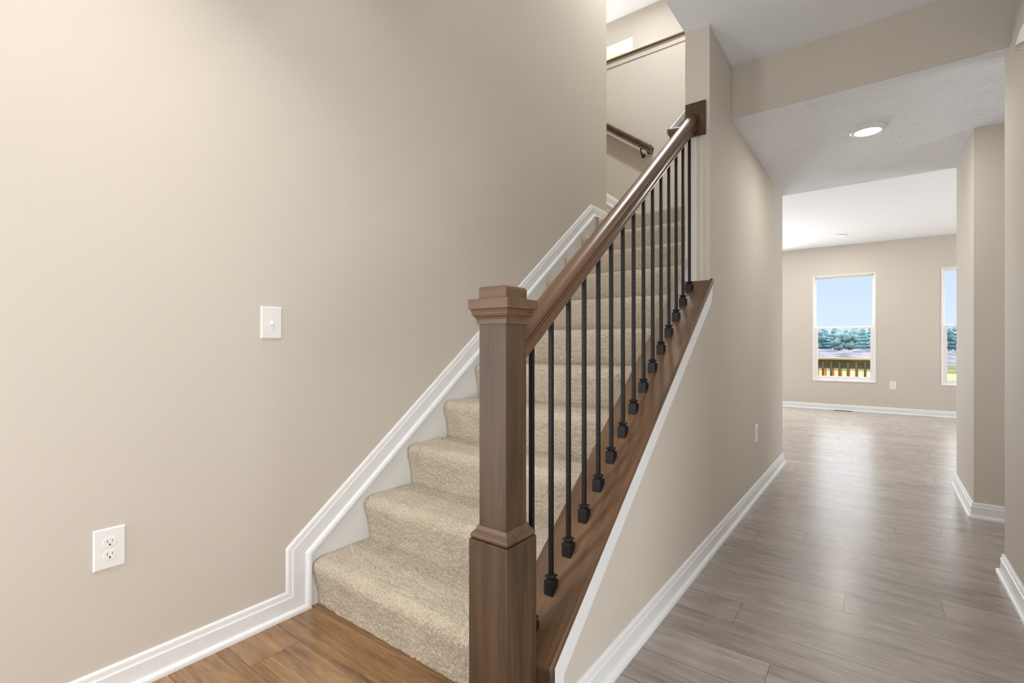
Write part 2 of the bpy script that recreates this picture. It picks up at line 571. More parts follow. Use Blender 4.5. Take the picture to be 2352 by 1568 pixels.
# upper storey shell
wallbox('wall_upper_right', XC, XH, 1.3, YB, C1 + 0.02, CU)
wallbox('wall_upper_front', XL, XC, 1.18, 1.3, C1 + 0.02, CU)
wallbox('wall_upper_stair', -4.2, XL - 0.12, YE - 0.12, YE, 0, CU)
wallbox('wall_landing', -4.2, XC, YB, YB + 0.12, 0, 4.135, label='beige half wall behind the stair landing')
wallbox('wall_stair_end', -4.3, -4.2, YE, 8.0, 0, CU)
wallbox('wall_upper_hall_right', XC, XC + 0.1, YB, 8.0, ZUP - 0.3, CU)
wallbox('floor_upper_hall', -4.2, XC, YB + 0.12, 8.0, ZUP - 0.28, ZUP, m='carpet')
YW = 6.21
g_ = G().box(-2.72, XC, YW, YW + 0.12, ZUP, CU).box(-4.2, -3.58, YW, YW + 0.12, ZUP, CU).box(-3.58, -2.72, YW, YW + 0.12, 5.16, CU)
struct(g_.obj('wall_upper_hall', 'wall'), 'beige upstairs hall wall above the landing')
wallbox('wall_bedroom', -4.2, XC, 7.9, 8.0, ZUP, CU)
d = empty('door_1', (-3.15, YW, ZUP))
struct(d, 'white cased doorway upstairs')
cas = [(0, 0), (0, 0.016), (0.012, 0.018), (0.03, 0.014), (0.058, 0.012), (0.066, 0.006), (0.07, 0)]
adopt(sweep([(-2.72, YW, ZUP), (-2.72, YW, 5.16), (-3.58, YW, 5.16), (-3.58, YW, ZUP)], [(a * 1.05, b) for a, b in cas], (0, -1, 0), -1).obj('casing', 'white'), d)
g_ = G().box(-2.735, -2.72, YW, YW + 0.12, ZUP, 5.16).box(-3.58, -3.565, YW, YW + 0.12, ZUP, 5.16).box(-3.565, -2.735, YW, YW + 0.12, 5.145, 5.16)
adopt(g_.obj('jamb', 'white'), d)
# half wall cap (stained) with a painted moulding under it
struct(G().box(-4.2, XC, YB - 0.03, YB + 0.15, 4.135, 4.16).obj('trim_1', 'wood_x', bevel=0.006), 'stained wooden cap on the upstairs half wall')
struct(sweep([(-4.2, YB, 4.135), (XC, YB, 4.135)], [(0, 0), (0.062, 0), (0.058, 0.008), (0.012, 0.012), (0.008, 0.02), (0, 0.02)], (0, -1, 0), -1).obj('trim_2', 'wall'), 'beige moulding under the half wall cap')

# ------------------------------------------------------------------ baseboards
BP = [(0, 0), (0.028, 0), (0.028, 0.008), (0.025, 0.015), (0.019, 0.019), (0.0135, 0.020), (0.0135, 0.070), (0.0122, 0.0712), (0.0108, 0.074), (0.0102, 0.079), (0.0098, 0.086), (0.0088, 0.0905), (0.006, 0.0945), (0.003, 0.0958), (0.0, 0.096)]
def base(name, path, flip, label=None):
    return struct(smooth_angle(sweep([(*p, 0) for p in path], BP, (0, 0, 1), flip).obj(name, 'white'), 35), label)
base('baseboard_hall', [(XH, 1.166), (XH, Y2), (XH - 0.4, Y2)], -1, 'white baseboard along the hallway wall')
base('baseboard_right', [(XR + 0.12, 1.55), (XR, 1.55), (XR, 3.235), (XR + 0.12, 3.235), (XR + 0.12, 3.1)], 1, 'white baseboard on the right wall')
base('baseboard_passage', [(2.2, 4.184), (XR, 4.184), (XR, Y2), (2.2, Y2)], 1, 'white baseboard round the wall block at the hallway end')
base('baseboard_far', [(-5.0, Y3), (5.0, Y3)], -1, 'white baseboard under the far windows')
# baseboard + stair skirt on the left wall: one moulding turning up and along the flight
SP = [(b, a) for a, b in BP]
iy = 1.102
zs = 0.222
ZI = lambda y: zs + MP * (y - iy)
ypk = iy + (ZLAND - zs) / MP
g_ = sweep([(XL, YBACK, 0), (XL, iy, 0), (XL, iy, zs), (XL, ypk, ZLAND), (XL, YE, ZLAND)], SP, (1, 0, 0), 1)
struct(smooth_angle(g_.obj('baseboard_left', 'white'), 35), 'white baseboard turning up into the moulding beside the stairs')
# flat skirt boards
def skirt_poly(off=0.012):
    return [(iy, 0), (iy, zs), (ypk, ZLAND), (YE, ZLAND), (YE, ZLAND - 0.3), (ypk, ZLAND - 0.42), (1.6, 0)]
struct(G().prism(skirt_poly(), 'X', XL, XL + 0.010).obj('trim_3', 'white'), 'flat white skirt board between moulding and carpeted steps')
# right side skirt behind the hallway wall end
yr0 = YC + 0.012
g_ = sweep([(XC, yr0, ZI(yr0) + 0.03), (XC, ypk, ZLAND + 0.03), (XC, YB, ZLAND + 0.03)], SP, (-1, 0, 0), -1)
g_.prism([(yr0, ZI(yr0) - 0.15), (yr0, ZI(yr0) + 0.03), (ypk, ZLAND + 0.03), (YB, ZLAND + 0.03), (YB, ZLAND - 0.05), (ypk, ZLAND - 0.3)], 'X', XC - 0.010, XC)
struct(g_.obj('trim_4', 'white'), 'white skirt on the stair side of the hallway wall')
# skirt on the landing's back wall, rising with the upper flight
xs = -1.752
g_ = sweep([(XC, YB, ZLAND), (xs, YB, ZLAND), (xs - 1.3, YB, ZLAND + 1.3 * MP)], SP, (0, -1, 0), -1)
g_.prism([(XC, ZLAND), (xs, ZLAND), (xs - 1.3, ZLAND + 1.3 * MP), (xs - 1.3, ZLAND + 0.7 * MP), (xs, ZLAND - 0.2), (XC, ZLAND - 0.2)], 'Y', YB - 0.010, YB)
struct(g_.obj('trim_5', 'white'), 'white skirt moulding on the landing wall')

# ------------------------------------------------------------------ carpeted staircase
stair = empty('staircase', ((XL + XC) / 2, YR1, 0))
tag(stair, 'straight flight of beige carpeted steps rising to a landing', 'staircase')
def step_mesh(width, depth, du=0.0046, seed=3):
    """one carpeted step: riser, rolled nosing and tread; local origin at riser foot, x across"""
    pr = []
    prof = [(-0.002, -0.004), (-0.005, 0.03), (-0.011, 0.07), (-0.020, 0.11), (-0.0275, RISE - 0.060)]
    rn = 0.040
    for i in range(10):
        a = PI + 0.28 - i / 9 * (PI / 2 + 0.28)
        prof.append((0.009 + rn * math.cos(a), RISE - rn + rn * math.sin(a)))
    prof += [(0.03, RISE + 0.001), (depth * 0.6, RISE + 0.0), (depth + 0.01, RISE - 0.001)]
    P = np.array(prof)
    seg = np.r_[0, np.cumsum(np.hypot(*np.diff(P, axis=0).T))]
    nu = int(seg[-1] / du)
    t = np.linspace(0, seg[-1], nu)
    yy, zz = np.interp(t, seg, P[:, 0]), np.interp(t, seg, P[:, 1])
    ty, tz = np.gradient(yy), np.gradient(zz)
    L = np.hypot(ty, tz)
    ny, nz = -tz / L, ty / L
    nx_ = int(width / du)
    rng = np.random.RandomState(seed)
    h = rng.rand(nu, nx_)
    h2 = h.copy()
    for s_ in ((0, 1), (1, 0), (0, -1), (-1, 0)):
        h2 += 0.45 * np.roll(h, s_, (0, 1))
    h2 = (h2 - h2.mean()) / h2.std()
    lo = rng.rand(nu // 12 + 2, nx_ // 12 + 2)
    iu, ix = np.linspace(0, lo.shape[0] - 1.01, nu), np.linspace(0, lo.shape[1] - 1.01, nx_)
    a, b = iu.astype(int), ix.astype(int)
    fu, fx = (iu - a)[:, None], (ix - b)[None, :]
    low = (lo[a][:, b] * (1 - fu) + lo[a + 1][:, b] * fu) * (1 - fx) + (lo[a][:, b + 1] * (1 - fu) + lo[a + 1][:, b + 1] * fu) * fx
    H = 0.0018 * h2 + 0.003 * (low - 0.5)
    xs_ = np.linspace(-width / 2, width / 2, nx_)
    X = np.broadcast_to(xs_, (nu, nx_))
    # the pile rolls down slightly at both sides
    edge = np.clip(1 - (width / 2 - np.abs(X)) / 0.012, 0, 1) ** 2 * 0.006
    Yv = yy[:, None] + ny[:, None] * (H - edge) * 1.0
    Zv = zz[:, None] + nz[:, None] * (H - edge)
    V = np.stack([X, Yv, Zv], -1).reshape(-1, 3)
    i = np.arange(nu - 1)[:, None] * nx_ + np.arange(nx_ - 1)[None, :]
    F = np.stack([i, i + 1, i + nx_ + 1, i + nx_], -1).reshape(-1, 4)
    me = bpy.data.meshes.new('carpeted_step')
    me.vertices.add(len(V))
    me.vertices.foreach_set('co', V.ravel())
    me.loops.add(F.size)
    me.loops.foreach_set('vertex_index', F.ravel())
    me.polygons.add(len(F))
    me.polygons.foreach_set('loop_start', np.arange(len(F)) * 4)
    me.polygons.foreach_set('loop_total', np.full(len(F), 4))
    me.polygons.foreach_set('use_smooth', np.ones(len(F), bool))
    me.update(calc_edges=True)
    me.materials.append(M['carpet'])
    return me
SX0, SX1 = XL + 0.011, -0.862
meA = step_mesh(SX1 - SX0, RUN)
meB = step_mesh(SX1 - SX0, RUN, seed=9)
for n in range(11):
    o = bpy.data.objects.new('step', (meA, meB)[n % 2])
    COL.objects.link(o)
    wide = n >= 6
    x1 = SX1 if not wide else XC - 0.011
    o.scale = ((x1 - SX0) / (SX1 - SX0), 1, 1)
    o.location = ((SX0 + x1) / 2, YR1 + RUN * n, RISE * n)
    adopt(o, stair)
# landing
g_ = G().box(XL, XC, YR1 + RUN * 11 - 0.01, YB, ZLAND - 0.1, ZLAND - 0.002)
g_.box(-2.06, XL, YE, YB, ZLAND - 0.1, ZLAND - 0.002)
adopt(g_.obj('landing', 'carpet'), stair)
# upper flight, rising to the left
me = step_mesh(YB - YE - 0.02, RUN, 0.008, 5)
for n in range(5):
    o = bpy.data.objects.new('upper_step', me)
    COL.objects.link(o)
    o.rotation_euler = (0, 0, R(90))
    o.location = (-2.06 - RUN * n, (YB + YE) / 2, ZLAND + RISE * n)
    adopt(o, stair)
# inner support under the carpet so nothing is hollow from the side
g_ = G()
for n in range(11):
    g_.box(SX0 + 0.01, SX1 - 0.01, YR1 + RUN * n + 0.012, YR1 + RUN * (n + 1) + 0.03, 0 if n < 1 else RISE * n - 0.1, RISE * (n + 1) - 0.012)
adopt(g_.obj('step_frame', 'wood_v'), stair)

# ------------------------------------------------------------------ stair railing
XB = -0.788
rail = empty('stair_railing', (-0.796, 1.0145, 0))
tag(rail, 'brown stained stair railing with square newel post and black metal balusters', 'railing')
# sloped cap board with eased edges and a plumb end board
y0c = 1.081
def capprof(y, dz=0.0):
    return CAPZ(y) + dz
g_ = G()
cx0, cx1 = -0.882, -0.690
tv = CT / math.cos(math.atan(0.7625))
cs = [(cx0, -0.004), (cx0 + 0.004, 0), (cx1 - 0.005, 0), (cx1, -0.006), (cx1, -tv + 0.004), (cx1 - 0.004, -tv), (cx0 + 0.004, -tv), (cx0, -tv + 0.004)]
ya, yb = y0c, 2.66
def cap_ring(y):
    return [(x_, y, CAPZ(y) + dz) for x_, dz in cs]
g_.rings([cap_ring(ya + 0.001), cap_ring(yb)])
cap = g_.obj('cap_board', 'wood_cap', bevel=0.002)
adopt(cap, rail)
g_ = G().prism([(y0c - 0.001, 0), (y0c + 0.025, 0), (y0c + 0.025, CAPZ(y0c + 0.025) - 0.006), (y0c - 0.001, CAPZ(y0c) - 0.005)], 'X', cx0, cx1 - 0.0005)
adopt(g_.obj('end_board', 'wood_v', bevel=0.002), rail)
# newel post
post = empty('newel_post')
post.location = (-0.796, 1.0145, 0)
adopt(post, rail)
NX, NY = -0.796, 1.0145
def sub(o, p, base=rail):
    o.parent = p
    o.matrix_parent_inverse = Matrix.Translation(-Vector((-0.796, 1.0145, 0)))
    return o
HB = 0.064
g_ = G().sq(NX, NY, [(HB, 0), (HB, 0.577)])
sub(g_.obj('post_base', 'wood_v', bevel=0.0018), post)
g_ = G().sq(NX, NY, [(0.0445, 0.577), (0.0445, 1.1765)])
sub(g_.obj('post_shaft', 'wood_v', bevel=0.0016), post)
mould = [(0.0565, 0.577), (0.0585, 0.5785), (0.0605, 0.582), (0.0612, 0.586), (0.0605, 0.590), (0.0585, 0.593), (0.0572, 0.5935), (0.0568, 0.5955), (0.0535, 0.5975), (0.0505, 0.6015), (0.0488, 0.606), (0.0475, 0.610), (0.0462, 0.6115), (0.0445, 0.6115)]
sub(G().sq(NX, NY, mould).obj('post_base_moulding', 'wood_x'), post)
crown = [(0.0445, 1.138), (0.0490, 1.138), (0.0492, 1.1435), (0.0500, 1.149), (0.0520, 1.154), (0.0550, 1.158), (0.0562, 1.1590), (0.0564, 1.1610), (0.0580, 1.1615), (0.0592, 1.1635), (0.0592, 1.1662), (0.0584, 1.168), (0.0584, 1.1690), (0.0602, 1.1700), (0.0610, 1.172), (0.0602, 1.1745), (0.0585, 1.1752), (0.0585, 1.1765)]
sub(G().sq(NX, NY, crown).obj('post_crown_moulding', 'wood_x'), post)
capo = sub(G().sq(NX, NY, [(0.0655, 1.1765), (0.0655, 1.2025)]).obj('post_cap', 'wood_x', bevel=0.0015), post)
tp = [(0.0452, 1.2025), (0.0452, 1.226), (0.0446, 1.230), (0.0430, 1.2335), (0.0400, 1.2357), (0.036, 1.2365), (0.0, 1.2368)]
sub(G().sq(NX, NY, tp[:-1]).obj('post_cap_block', 'wood_x'), post)

# handrail: moulded profile (x across, z up, perpendicular to the slope)
HR = [(0.0225, 0.0), (0.0238, 0.001), (0.0238, 0.006), (0.0208, 0.009), (0.0192, 0.016), (0.0200, 0.022), (0.0235, 0.0268), (0.0272, 0.0280), (0.0280, 0.0298), (0.0272, 0.0316), (0.0243, 0.0325), (0.0243, 0.0347), (0.0290, 0.0356), (0.0310, 0.0372), (0.0316, 0.0396), (0.0306, 0.0420), (0.0272, 0.0430), (0.0272, 0.0452), (0.0306, 0.0466), (0.0316, 0.0500), (0.0306, 0.0550), (0.0262, 0.0600), (0.0195, 0.0640), (0.0120, 0.0668), (0.0040, 0.0682)]
HRP = [(x_, z_) for x_, z_ in HR] + [(-x_, z_) for x_, z_ in reversed(HR)]
def rail_sweep(path, up=None, scale=1.0):
    """rail along a 3D path, profile bottom centre on the path, ends cut plumb; mitred at corners"""
    P = [Vector(p) for p in path]
    rr = []
    Z = Vector((0, 0, 1))
    for i, p in enumerate(P):
        t0 = (p - P[i - 1]).normalized() if i else None
        t1 = (P[i + 1] - p).normalized() if i < len(P) - 1 else None
        if t0 is None: t0 = t1
        if t1 is None: t1 = t0
        h0 = Vector((t0.x, t0.y, 0)).normalized()
        h1 = Vector((t1.x, t1.y, 0)).normalized()
        s0, s1 = h0.cross(Z), h1.cross(Z)
        mv = (s0 + s1).normalized()
        mv = mv / mv.dot(s0)
        cosl = max(0.3, math.sqrt(t0.x ** 2 + t0.y ** 2)) if i else math.sqrt(t1.x ** 2 + t1.y ** 2)
        cos2 = math.sqrt(t1.x ** 2 + t1.y ** 2)
        cc = (cosl + cos2) / 2
        rr.append([p + mv * a * scale + Z * (b * scale / cc) for a, b in HRP])
    return G().rings(rr)
RZ = lambda y: 1.050 + 0.7545 * (y - 1.081)      # underside
g_ = rail_sweep([(XB, 1.059, RZ(1.059)), (XB, YC - 0.020, RZ(YC - 0.020))])
hr = g_.obj('handrail', 'wood_s')
smooth_angle(hr)
adopt(hr, rail)
# rosette plate on the wall end
g_ = G().box(-0.828, -0.724, YC - 0.020, YC, 2.186, 2.362)
ro = adopt(g_.obj('rosette', 'wood_v', bevel=0.003), rail)
def sub_in(o, parent):
    # child of a part: keep where it is (parts sit at the thing's origin offset)
    bpy.context.view_layer.update()
    o.parent = parent
    o.matrix_parent_inverse = parent.matrix_world.inverted()
    return o
Mx = Matrix.Translation((-0.770, YC - 0.020, 2.344)) @ Matrix.Rotation(R(90), 4, 'X')
sub_in(G().lathe(0, 0, [(0.005, 0), (0.0045, 0.0016), (0.002, 0.0026)], 16, Mx).obj('screw_cap', 'wood_x', smooth=True), ro)
# balusters
def baluster(y, first):
    zb = CAPZ(y)
    zt = RZ(y) + 0.003
    hw = 0.00635
    g = G()
    sl = 0.7625
    rb = [[(XB - hw, y - hw, CAPZ(y - hw) + 0.002), (XB + hw, y - hw, CAPZ(y - hw) + 0.002), (XB + hw, y + hw, CAPZ(y + hw) + 0.002), (XB - hw, y + hw, CAPZ(y + hw) + 0.002)],
          [(XB - hw, y - hw, RZ(y - hw)), (XB + hw, y - hw, RZ(y - hw)), (XB + hw, y + hw, RZ(y + hw)), (XB - hw, y + hw, RZ(y + hw))]]
    g.rings(rb)
    b = g.obj('baluster', 'metal', bevel=0.0008, seg=1)
    adopt(b, rail)
    # slanted shoe: block with plumb sides, cut on the slope, small collar on top
    h = 0.0158
    z1 = CAPZ(y) + 0.030
    g = G()
    def ring(hh, z):
        return [(XB - hh, y - hh, z), (XB + hh, y - hh, z), (XB + hh, y + hh, z), (XB - hh, y + hh, z)]
    g.rings([[(XB - h, y - h, CAPZ(y - h)), (XB + h, y - h, CAPZ(y - h)), (XB + h, y + h, CAPZ(y + h)), (XB - h, y + h, CAPZ(y + h))],
             ring(h, z1), ring(h - 0.002, z1 + 0.003), ring(0.0105, z1 + 0.0045), ring(0.0098, z1 + 0.007), ring(0.0108, z1 + 0.0095),
             ring(0.0148, z1 + 0.012), ring(0.0150, z1 + 0.0145), ring(0.0110, z1 + 0.0175), ring(0.0085, z1 + 0.019)])
    s = g.obj('shoe', 'metal', bevel=0.0008, seg=1)
    s.parent = b
for k in range(-1, 14):
    baluster(1.2385 + 0.1026 * k, k)
# white apron trim below the cap on the hall side, with plumb end piece
tw = 0.090
g_ = G()
zb_ = lambda y: CAPZ(y) - tv
g_.prism([(1.161, zb_(1.161)), (2.665, zb_(2.665)), (2.665, zb_(2.665) - 0.045), (2.640, zb_(2.64) - tw), (1.161, zb_(1.161) - tw)], 'X', XH, XH + 0.012)
g_.prism([(1.085, 0), (1.161, 0), (1.161, zb_(1.161)), (1.085, zb_(1.085))], 'X', XH, XH + 0.0125)
struct(g_.obj('trim_6', 'white', bevel=0.0015), 'white trim board sloping under the brown railing cap')

# ------------------------------------------------------------------ wall handrails
def bracket(parent, px, py, pz, wall_pt):
    """plate on the wall, curved arm up to the rail's underside"""
    g = G()
    w = Vector(wall_pt)
    p = Vector((px, py, pz))
    n = (Vector((p.x, p.y, w.z)) - w).normalized()
    rot = n.to_track_quat('Z', 'Y').to_matrix().to_4x4()
    g.lathe(0, 0, [(0.020, 0), (0.020, 0.004), (0.012, 0.008), (0.006, 0.01)], 20, Matrix.Translation(w) @ rot)
    mid = w + n * ((p - w).dot(n) * 0.75)
    g.tube([w, w + n * 0.02, Vector((mid.x, mid.y, w.z + 0.004)), Vector((p.x, p.y, w.z + (p.z - w.z) * 0.45)), p], 0.0065)
    o = g.obj('bracket', 'bronze', smooth=True)
    adopt(o, parent)
    return o
yb_ = YB - 0.066
t = empty('wall_handrail', (-2.2, YB, 3.3))
tag(t, 'brown wall handrail descending to the right on the landing wall', 'handrail')
sl = 0.735
zt_ = lambda x_: 3.020 + sl * (-1.845 - x_)
o = rail_sweep([(-3.3, yb_, zt_(-3.3)), (-1.872, yb_, zt_(-1.872)), (-1.850, yb_ + 0.004, zt_(-1.852)), (-1.850, YB, zt_(-1.852))][:2] + [(-1.845, yb_, zt_(-1.845)), ]).obj('rail', 'wood_x')
smooth_angle(o)
adopt(o, t)
g_ = rail_sweep([(-1.875, yb_ + 0.01, zt_(-1.875)), (-1.875, YB, zt_(-1.875))])
adopt(g_.obj('rail_return', 'wood_x'), t)
bracket(t, -1.955, yb_, zt_(-1.955) + 0.002, (-1.955, YB, zt_(-1.955) - 0.062))
bracket(t, -2.9, yb_, zt_(-2.9) + 0.002, (-2.9, YB, zt_(-2.9) - 0.062))
xw = XC - 0.055
t = empty('wall_handrail', (XC, 3.2, 2.6))
tag(t, 'brown wall handrail end with a return, just left of the hallway wall end', 'handrail')
zr_ = lambda y: 2.185 + MP * (y - 2.64)
g_ = rail_sweep([(XC, 2.640, zr_(2.64)), (xw, 2.640, zr_(2.64)), (xw, 3.75, zr_(3.75))])
o = g_.obj('rail', 'wood_s')
smooth_angle(o)
adopt(o, t)
bracket(t, xw, 2.95, zr_(2.95) + 0.002, (XC, 2.95, zr_(2.95) - 0.06))

# ------------------------------------------------------------------ electrical plates
def plate(w, h, th=0.0055):
    """bevelled cover plate in local x (across) z (up), facing -y"""
    b = 0.0035
    return G().rings([[(-w / 2, 0, -h / 2), (w / 2, 0, -h / 2), (w / 2, 0, h / 2), (-w / 2, 0, h / 2)],
                      [(-w / 2, -0.0015, -h / 2), (w / 2, -0.0015, -h / 2), (w / 2, -0.0015, h / 2), (-w / 2, -0.0015, h / 2)],
                      [(-w / 2 + 0.002, -th * 0.8, -h / 2 + 0.002), (w / 2 - 0.002, -th * 0.8, -h / 2 + 0.002), (w / 2 - 0.002, -th * 0.8, h / 2 - 0.002), (-w / 2 + 0.002, -th * 0.8, h / 2 - 0.002)],
                      [(-w / 2 + b, -th, -h / 2 + b), (w / 2 - b, -th, -h / 2 + b), (w / 2 - b, -th, h / 2 - b), (-w / 2 + b, -th, h / 2 - b)]])
def make_outlet(w, h):
    t = empty('wall_outlet')
    plate(w, h).obj('cover_plate', 'plastic', t)
    for s in (1, -1):
        zc = s * 0.0195
        pts = []
        for i in range(32):
            a = 2 * PI * i / 32
            x_, z_ = 0.0172 * math.cos(a), 0.0172 * math.sin(a)
            z_ = max(-0.0142, min(0.0142, z_))
            pts.append((x_, z_ + zc))
        g = G().rings([[(x_, -0.0050, z_) for x_, z_ in pts], [(x_, -0.0064, z_) for x_, z_ in pts],
                       [(x_ * 0.96, -0.0070, zc + (z_ - zc) * 0.95) for x_, z_ in pts]])
        r_ = g.obj('receptacle', 'plastic', t)
        g = G().box(-0.0069, -0.0055, -0.0073, -0.0065, zc - 0.001, zc + 0.0075)
        g.box(0.0055, 0.0069, -0.0073, -0.0065, zc - 0.0002, zc + 0.0062)
        Mh = Matrix.Translation((0, -0.0065, zc - 0.0075)) @ Matrix.Rotation(R(90), 4, 'X')
        g.lathe(0, 0, [(0.0026, 0), (0.0026, 0.0008)], 16, Mh)
        g.obj('socket_slots', 'slot', r_)
    g = G().lathe(0, 0, [(0.0032, 0), (0.003, 0.001), (0.001, 0.0016)], 14, Matrix.Translation((0, -0.0055, 0)) @ Matrix.Rotation(R(90), 4, 'X'))
    g.obj('screw', 'plastic', t)
    # thin shadow gap ring behind each receptacle
    return t
o1 = make_outlet(0.079, 0.124)
o1.location = (XL, 0.4485, 0.4590)
o1.rotation_euler = (0, 0, R(90))
tag(o1, 'white duplex wall outlet low on the left wall near the baseboard', 'outlet')
o2 = copy_tree(o1)
o2.location = (XH, 3.845, 0.447)
o2.rotation_euler = (0, 0, R(90))
tag(o2, 'white wall outlet seen edge-on on the hallway wall', 'outlet')
o3 = copy_tree(o1)
o3.location = (0.167, Y3, 0.447)
o3.rotation_euler = (0, 0, 0)
tag(o3, 'small white wall outlet between the two far windows', 'outlet')
sw = empty('light_switch', (XL, 0.948, 1.170))
sw.rotation_euler = (0, 0, R(90))
tag(sw, 'white toggle light switch on the left wall', 'light switch')
plate(0.081, 0.124, 0.006).obj('cover_plate', 'plastic', sw)
G().box(-0.0052, 0.0052, -0.0066, -0.0055, -0.012, 0.012).obj('toggle_frame', 'plastic', sw, bevel=0.0006, seg=1)
g_ = G().rings([[(-0.0042, -0.006, -0.006), (0.0042, -0.006, -0.006), (0.0042, -0.006, 0.008), (-0.0042, -0.006, 0.008)],
                [(-0.0034, -0.0165, -0.0095), (0.0034, -0.0165, -0.0095), (0.0034, -0.0185, -0.003), (-0.0034, -0.0185, -0.003)]])
g_.obj('toggle', 'plastic', sw, bevel=0.001)
for s in (1, -1):
    Ms = Matrix.Translation((0, -0.0058, s * 0.030)) @ Matrix.Rotation(R(90), 4, 'X')
    G().lathe(0, 0, [(0.0033, 0), (0.003, 0.0012), (0.001, 0.0018)], 14, Ms).obj('screw', 'plastic', sw)
# ------------------------------------------------------------------ recessed lamps
def downlight(loc, r_out, label, power):
    t = empty('recessed_light', loc)
    tag(t, label, 'ceiling light')
    x_, y_, z_ = 0, 0, 0
    prof = [(r_out, 0), (r_out, -0.004), (r_out * 0.98, -0.008), (r_out * 0.88, -0.016), (r_out * 0.76, -0.020), (r_out * 0.70, -0.016), (r_out * 0.70, -0.002), (r_out * 0.70, 0)]
    n = 48
    rr = [[(a * math.cos(2 * PI * i / n), a * math.sin(2 * PI * i / n), b) for i in range(n)] for a, b in prof]
    G().rings(rr, False, False).obj('trim_ring', 'white', t, smooth=True)
    G().lathe(0, 0, [(r_out * 0.715, -0.0035), (r_out * 0.70, -0.014), (r_out * 0.60, -0.0155)], 48).obj('lens', 'led', t)
    area('downlight_beam', (loc[0], loc[1], loc[2] - 0.022), (0, 0, 0), r_out * 1.3, r_out * 1.3, power, (1, 0.95, 0.87), 'DISK')
    return t
downlight((-0.060, 3.805, C2), 0.098, 'round recessed ceiling light in the near textured hallway ceiling', 6.5)
downlight((-0.47, 8.766, C3), 0.085, 'small distant recessed light in the living room ceiling', 8)

# ------------------------------------------------------------------ wall lamp at the right edge
t = empty('wall_lamp', (XR, 2.38, 2.25))
tag(t, 'white glass lamp shade cut off by the top right edge', 'lamp')
sx_, sy_, z0_ = 0.411, 2.38, 2.107
g_ = G().rings([[(sx_ + a * math.cos(2 * PI * i / 40), sy_ + a * math.sin(2 * PI * i / 40), z0_ + b) for i in range(40)]
                for a, b in [(0.0375, 0.002), (0.0395, 0.0), (0.0400, 0.003), (0.0355, 0.025), (0.0290, 0.050), (0.0225, 0.070), (0.018, 0.074), (0.012, 0.075), (0.012, 0.073), (0.0205, 0.068), (0.033, 0.025), (0.0375, 0.002)]], False, False)
adopt(g_.obj('lamp_shade', 'shade', smooth=True), t)
g_ = G().lathe(sx_, sy_, [(0.013, z0_ + 0.07), (0.014, z0_ + 0.105), (0.008, z0_ + 0.11)], 20)
g_.tube([(sx_, sy_, z0_ + 0.105), (sx_, sy_, z0_ + 0.135), (sx_ + 0.02, sy_, z0_ + 0.15), (XR, sy_, z0_ + 0.15)], 0.006)
adopt(g_.obj('lamp_arm', 'screw', smooth=True), t)
g_ = G().lathe(0, 0, [(0.05, 0), (0.05, 0.008), (0.03, 0.018), (0.0, 0.02)], 28, Matrix.Translation((XR, sy_, z0_ + 0.15)) @ Matrix.Rotation(R(-90), 4, 'Y'))
adopt(g_.obj('back_plate', 'screw', smooth=True), t)

# ------------------------------------------------------------------ floor register
t = empty('floor_register', (-0.475, 9.615, 0))
tag(t, 'thin brown floor register in front of the far baseboard', 'vent')
g_ = G().box(-0.125, 0.125, -0.030, -0.024, 0, 0.004).box(-0.125, 0.125, 0.024, 0.030, 0, 0.004)
g_.box(-0.125, -0.118, -0.024, 0.024, 0, 0.004).box(0.118, 0.125, -0.024, 0.024, 0, 0.004)
g_.obj('register_frame', 'register', t)
g_ = G()
for i in range(14):
    g_.box(-0.114 + i * 0.0167, -0.107 + i * 0.0167, -0.024, 0.024, 0, 0.003)
g_.obj('grille', 'register', t)

# ------------------------------------------------------------------ windows
def window(name, w, label):
    x0, x1, z0, z1 = w
    t = empty(name, (x0, Y3, z0))
    struct(t, label)
    W_, H_ = x1 - x0, z1 - z0
    yf = 0.012
    # outer frame, thin bead proud of the wall
    g = G()
    def ringbox(g, a, b, c, d_, fw, fb, fh, ya, yb):
        g.box(a, a + fw, ya, yb, c, d_)
        g.box(b - fw, b, ya, yb, c, d_)
        g.box(a + fw, b - fw, ya, yb, c, c + fb)
        g.box(a + fw, b - fw, ya, yb, d_ - fh, d_)
        return g
    ringbox(g, 0, W_, 0, H_, 0.014, 0.014, 0.014, -0.010, 0.12)
    g.obj('window_frame', 'vinyl', t, bevel=0.002)
    ringbox(G(), 0.014, W_ - 0.014, 0.014, H_ - 0.014, 0.018, 0.018, 0.018, 0.020, 0.10).obj('window_stop', 'vinyl', t, bevel=0.002)
    zm = 0.892
    up = ringbox(G(), 0.032, W_ - 0.032, zm - 0.012, H_ - 0.032, 0.014, 0.030, 0.014, 0.070, 0.095).obj('upper_sash', 'vinyl', t, bevel=0.002)
    G().box(0.046, W_ - 0.046, 0.081, 0.084, zm + 0.018, H_ - 0.046).obj('pane', 'glass', up)
    lo = ringbox(G(), 0.032, W_ - 0.032, 0.032, zm + 0.012, 0.040, 0.050, 0.030, 0.035, 0.062).obj('lower_sash', 'vinyl', t, bevel=0.002)
    G().box(0.072, W_ - 0.072, 0.047, 0.050, 0.082, zm - 0.018).obj('pane', 'glass', lo)
    return t
window('window_1', W1, 'left far window looking onto the deck railing')
window('window_2', W2, 'right far window partly hidden by the wall block')

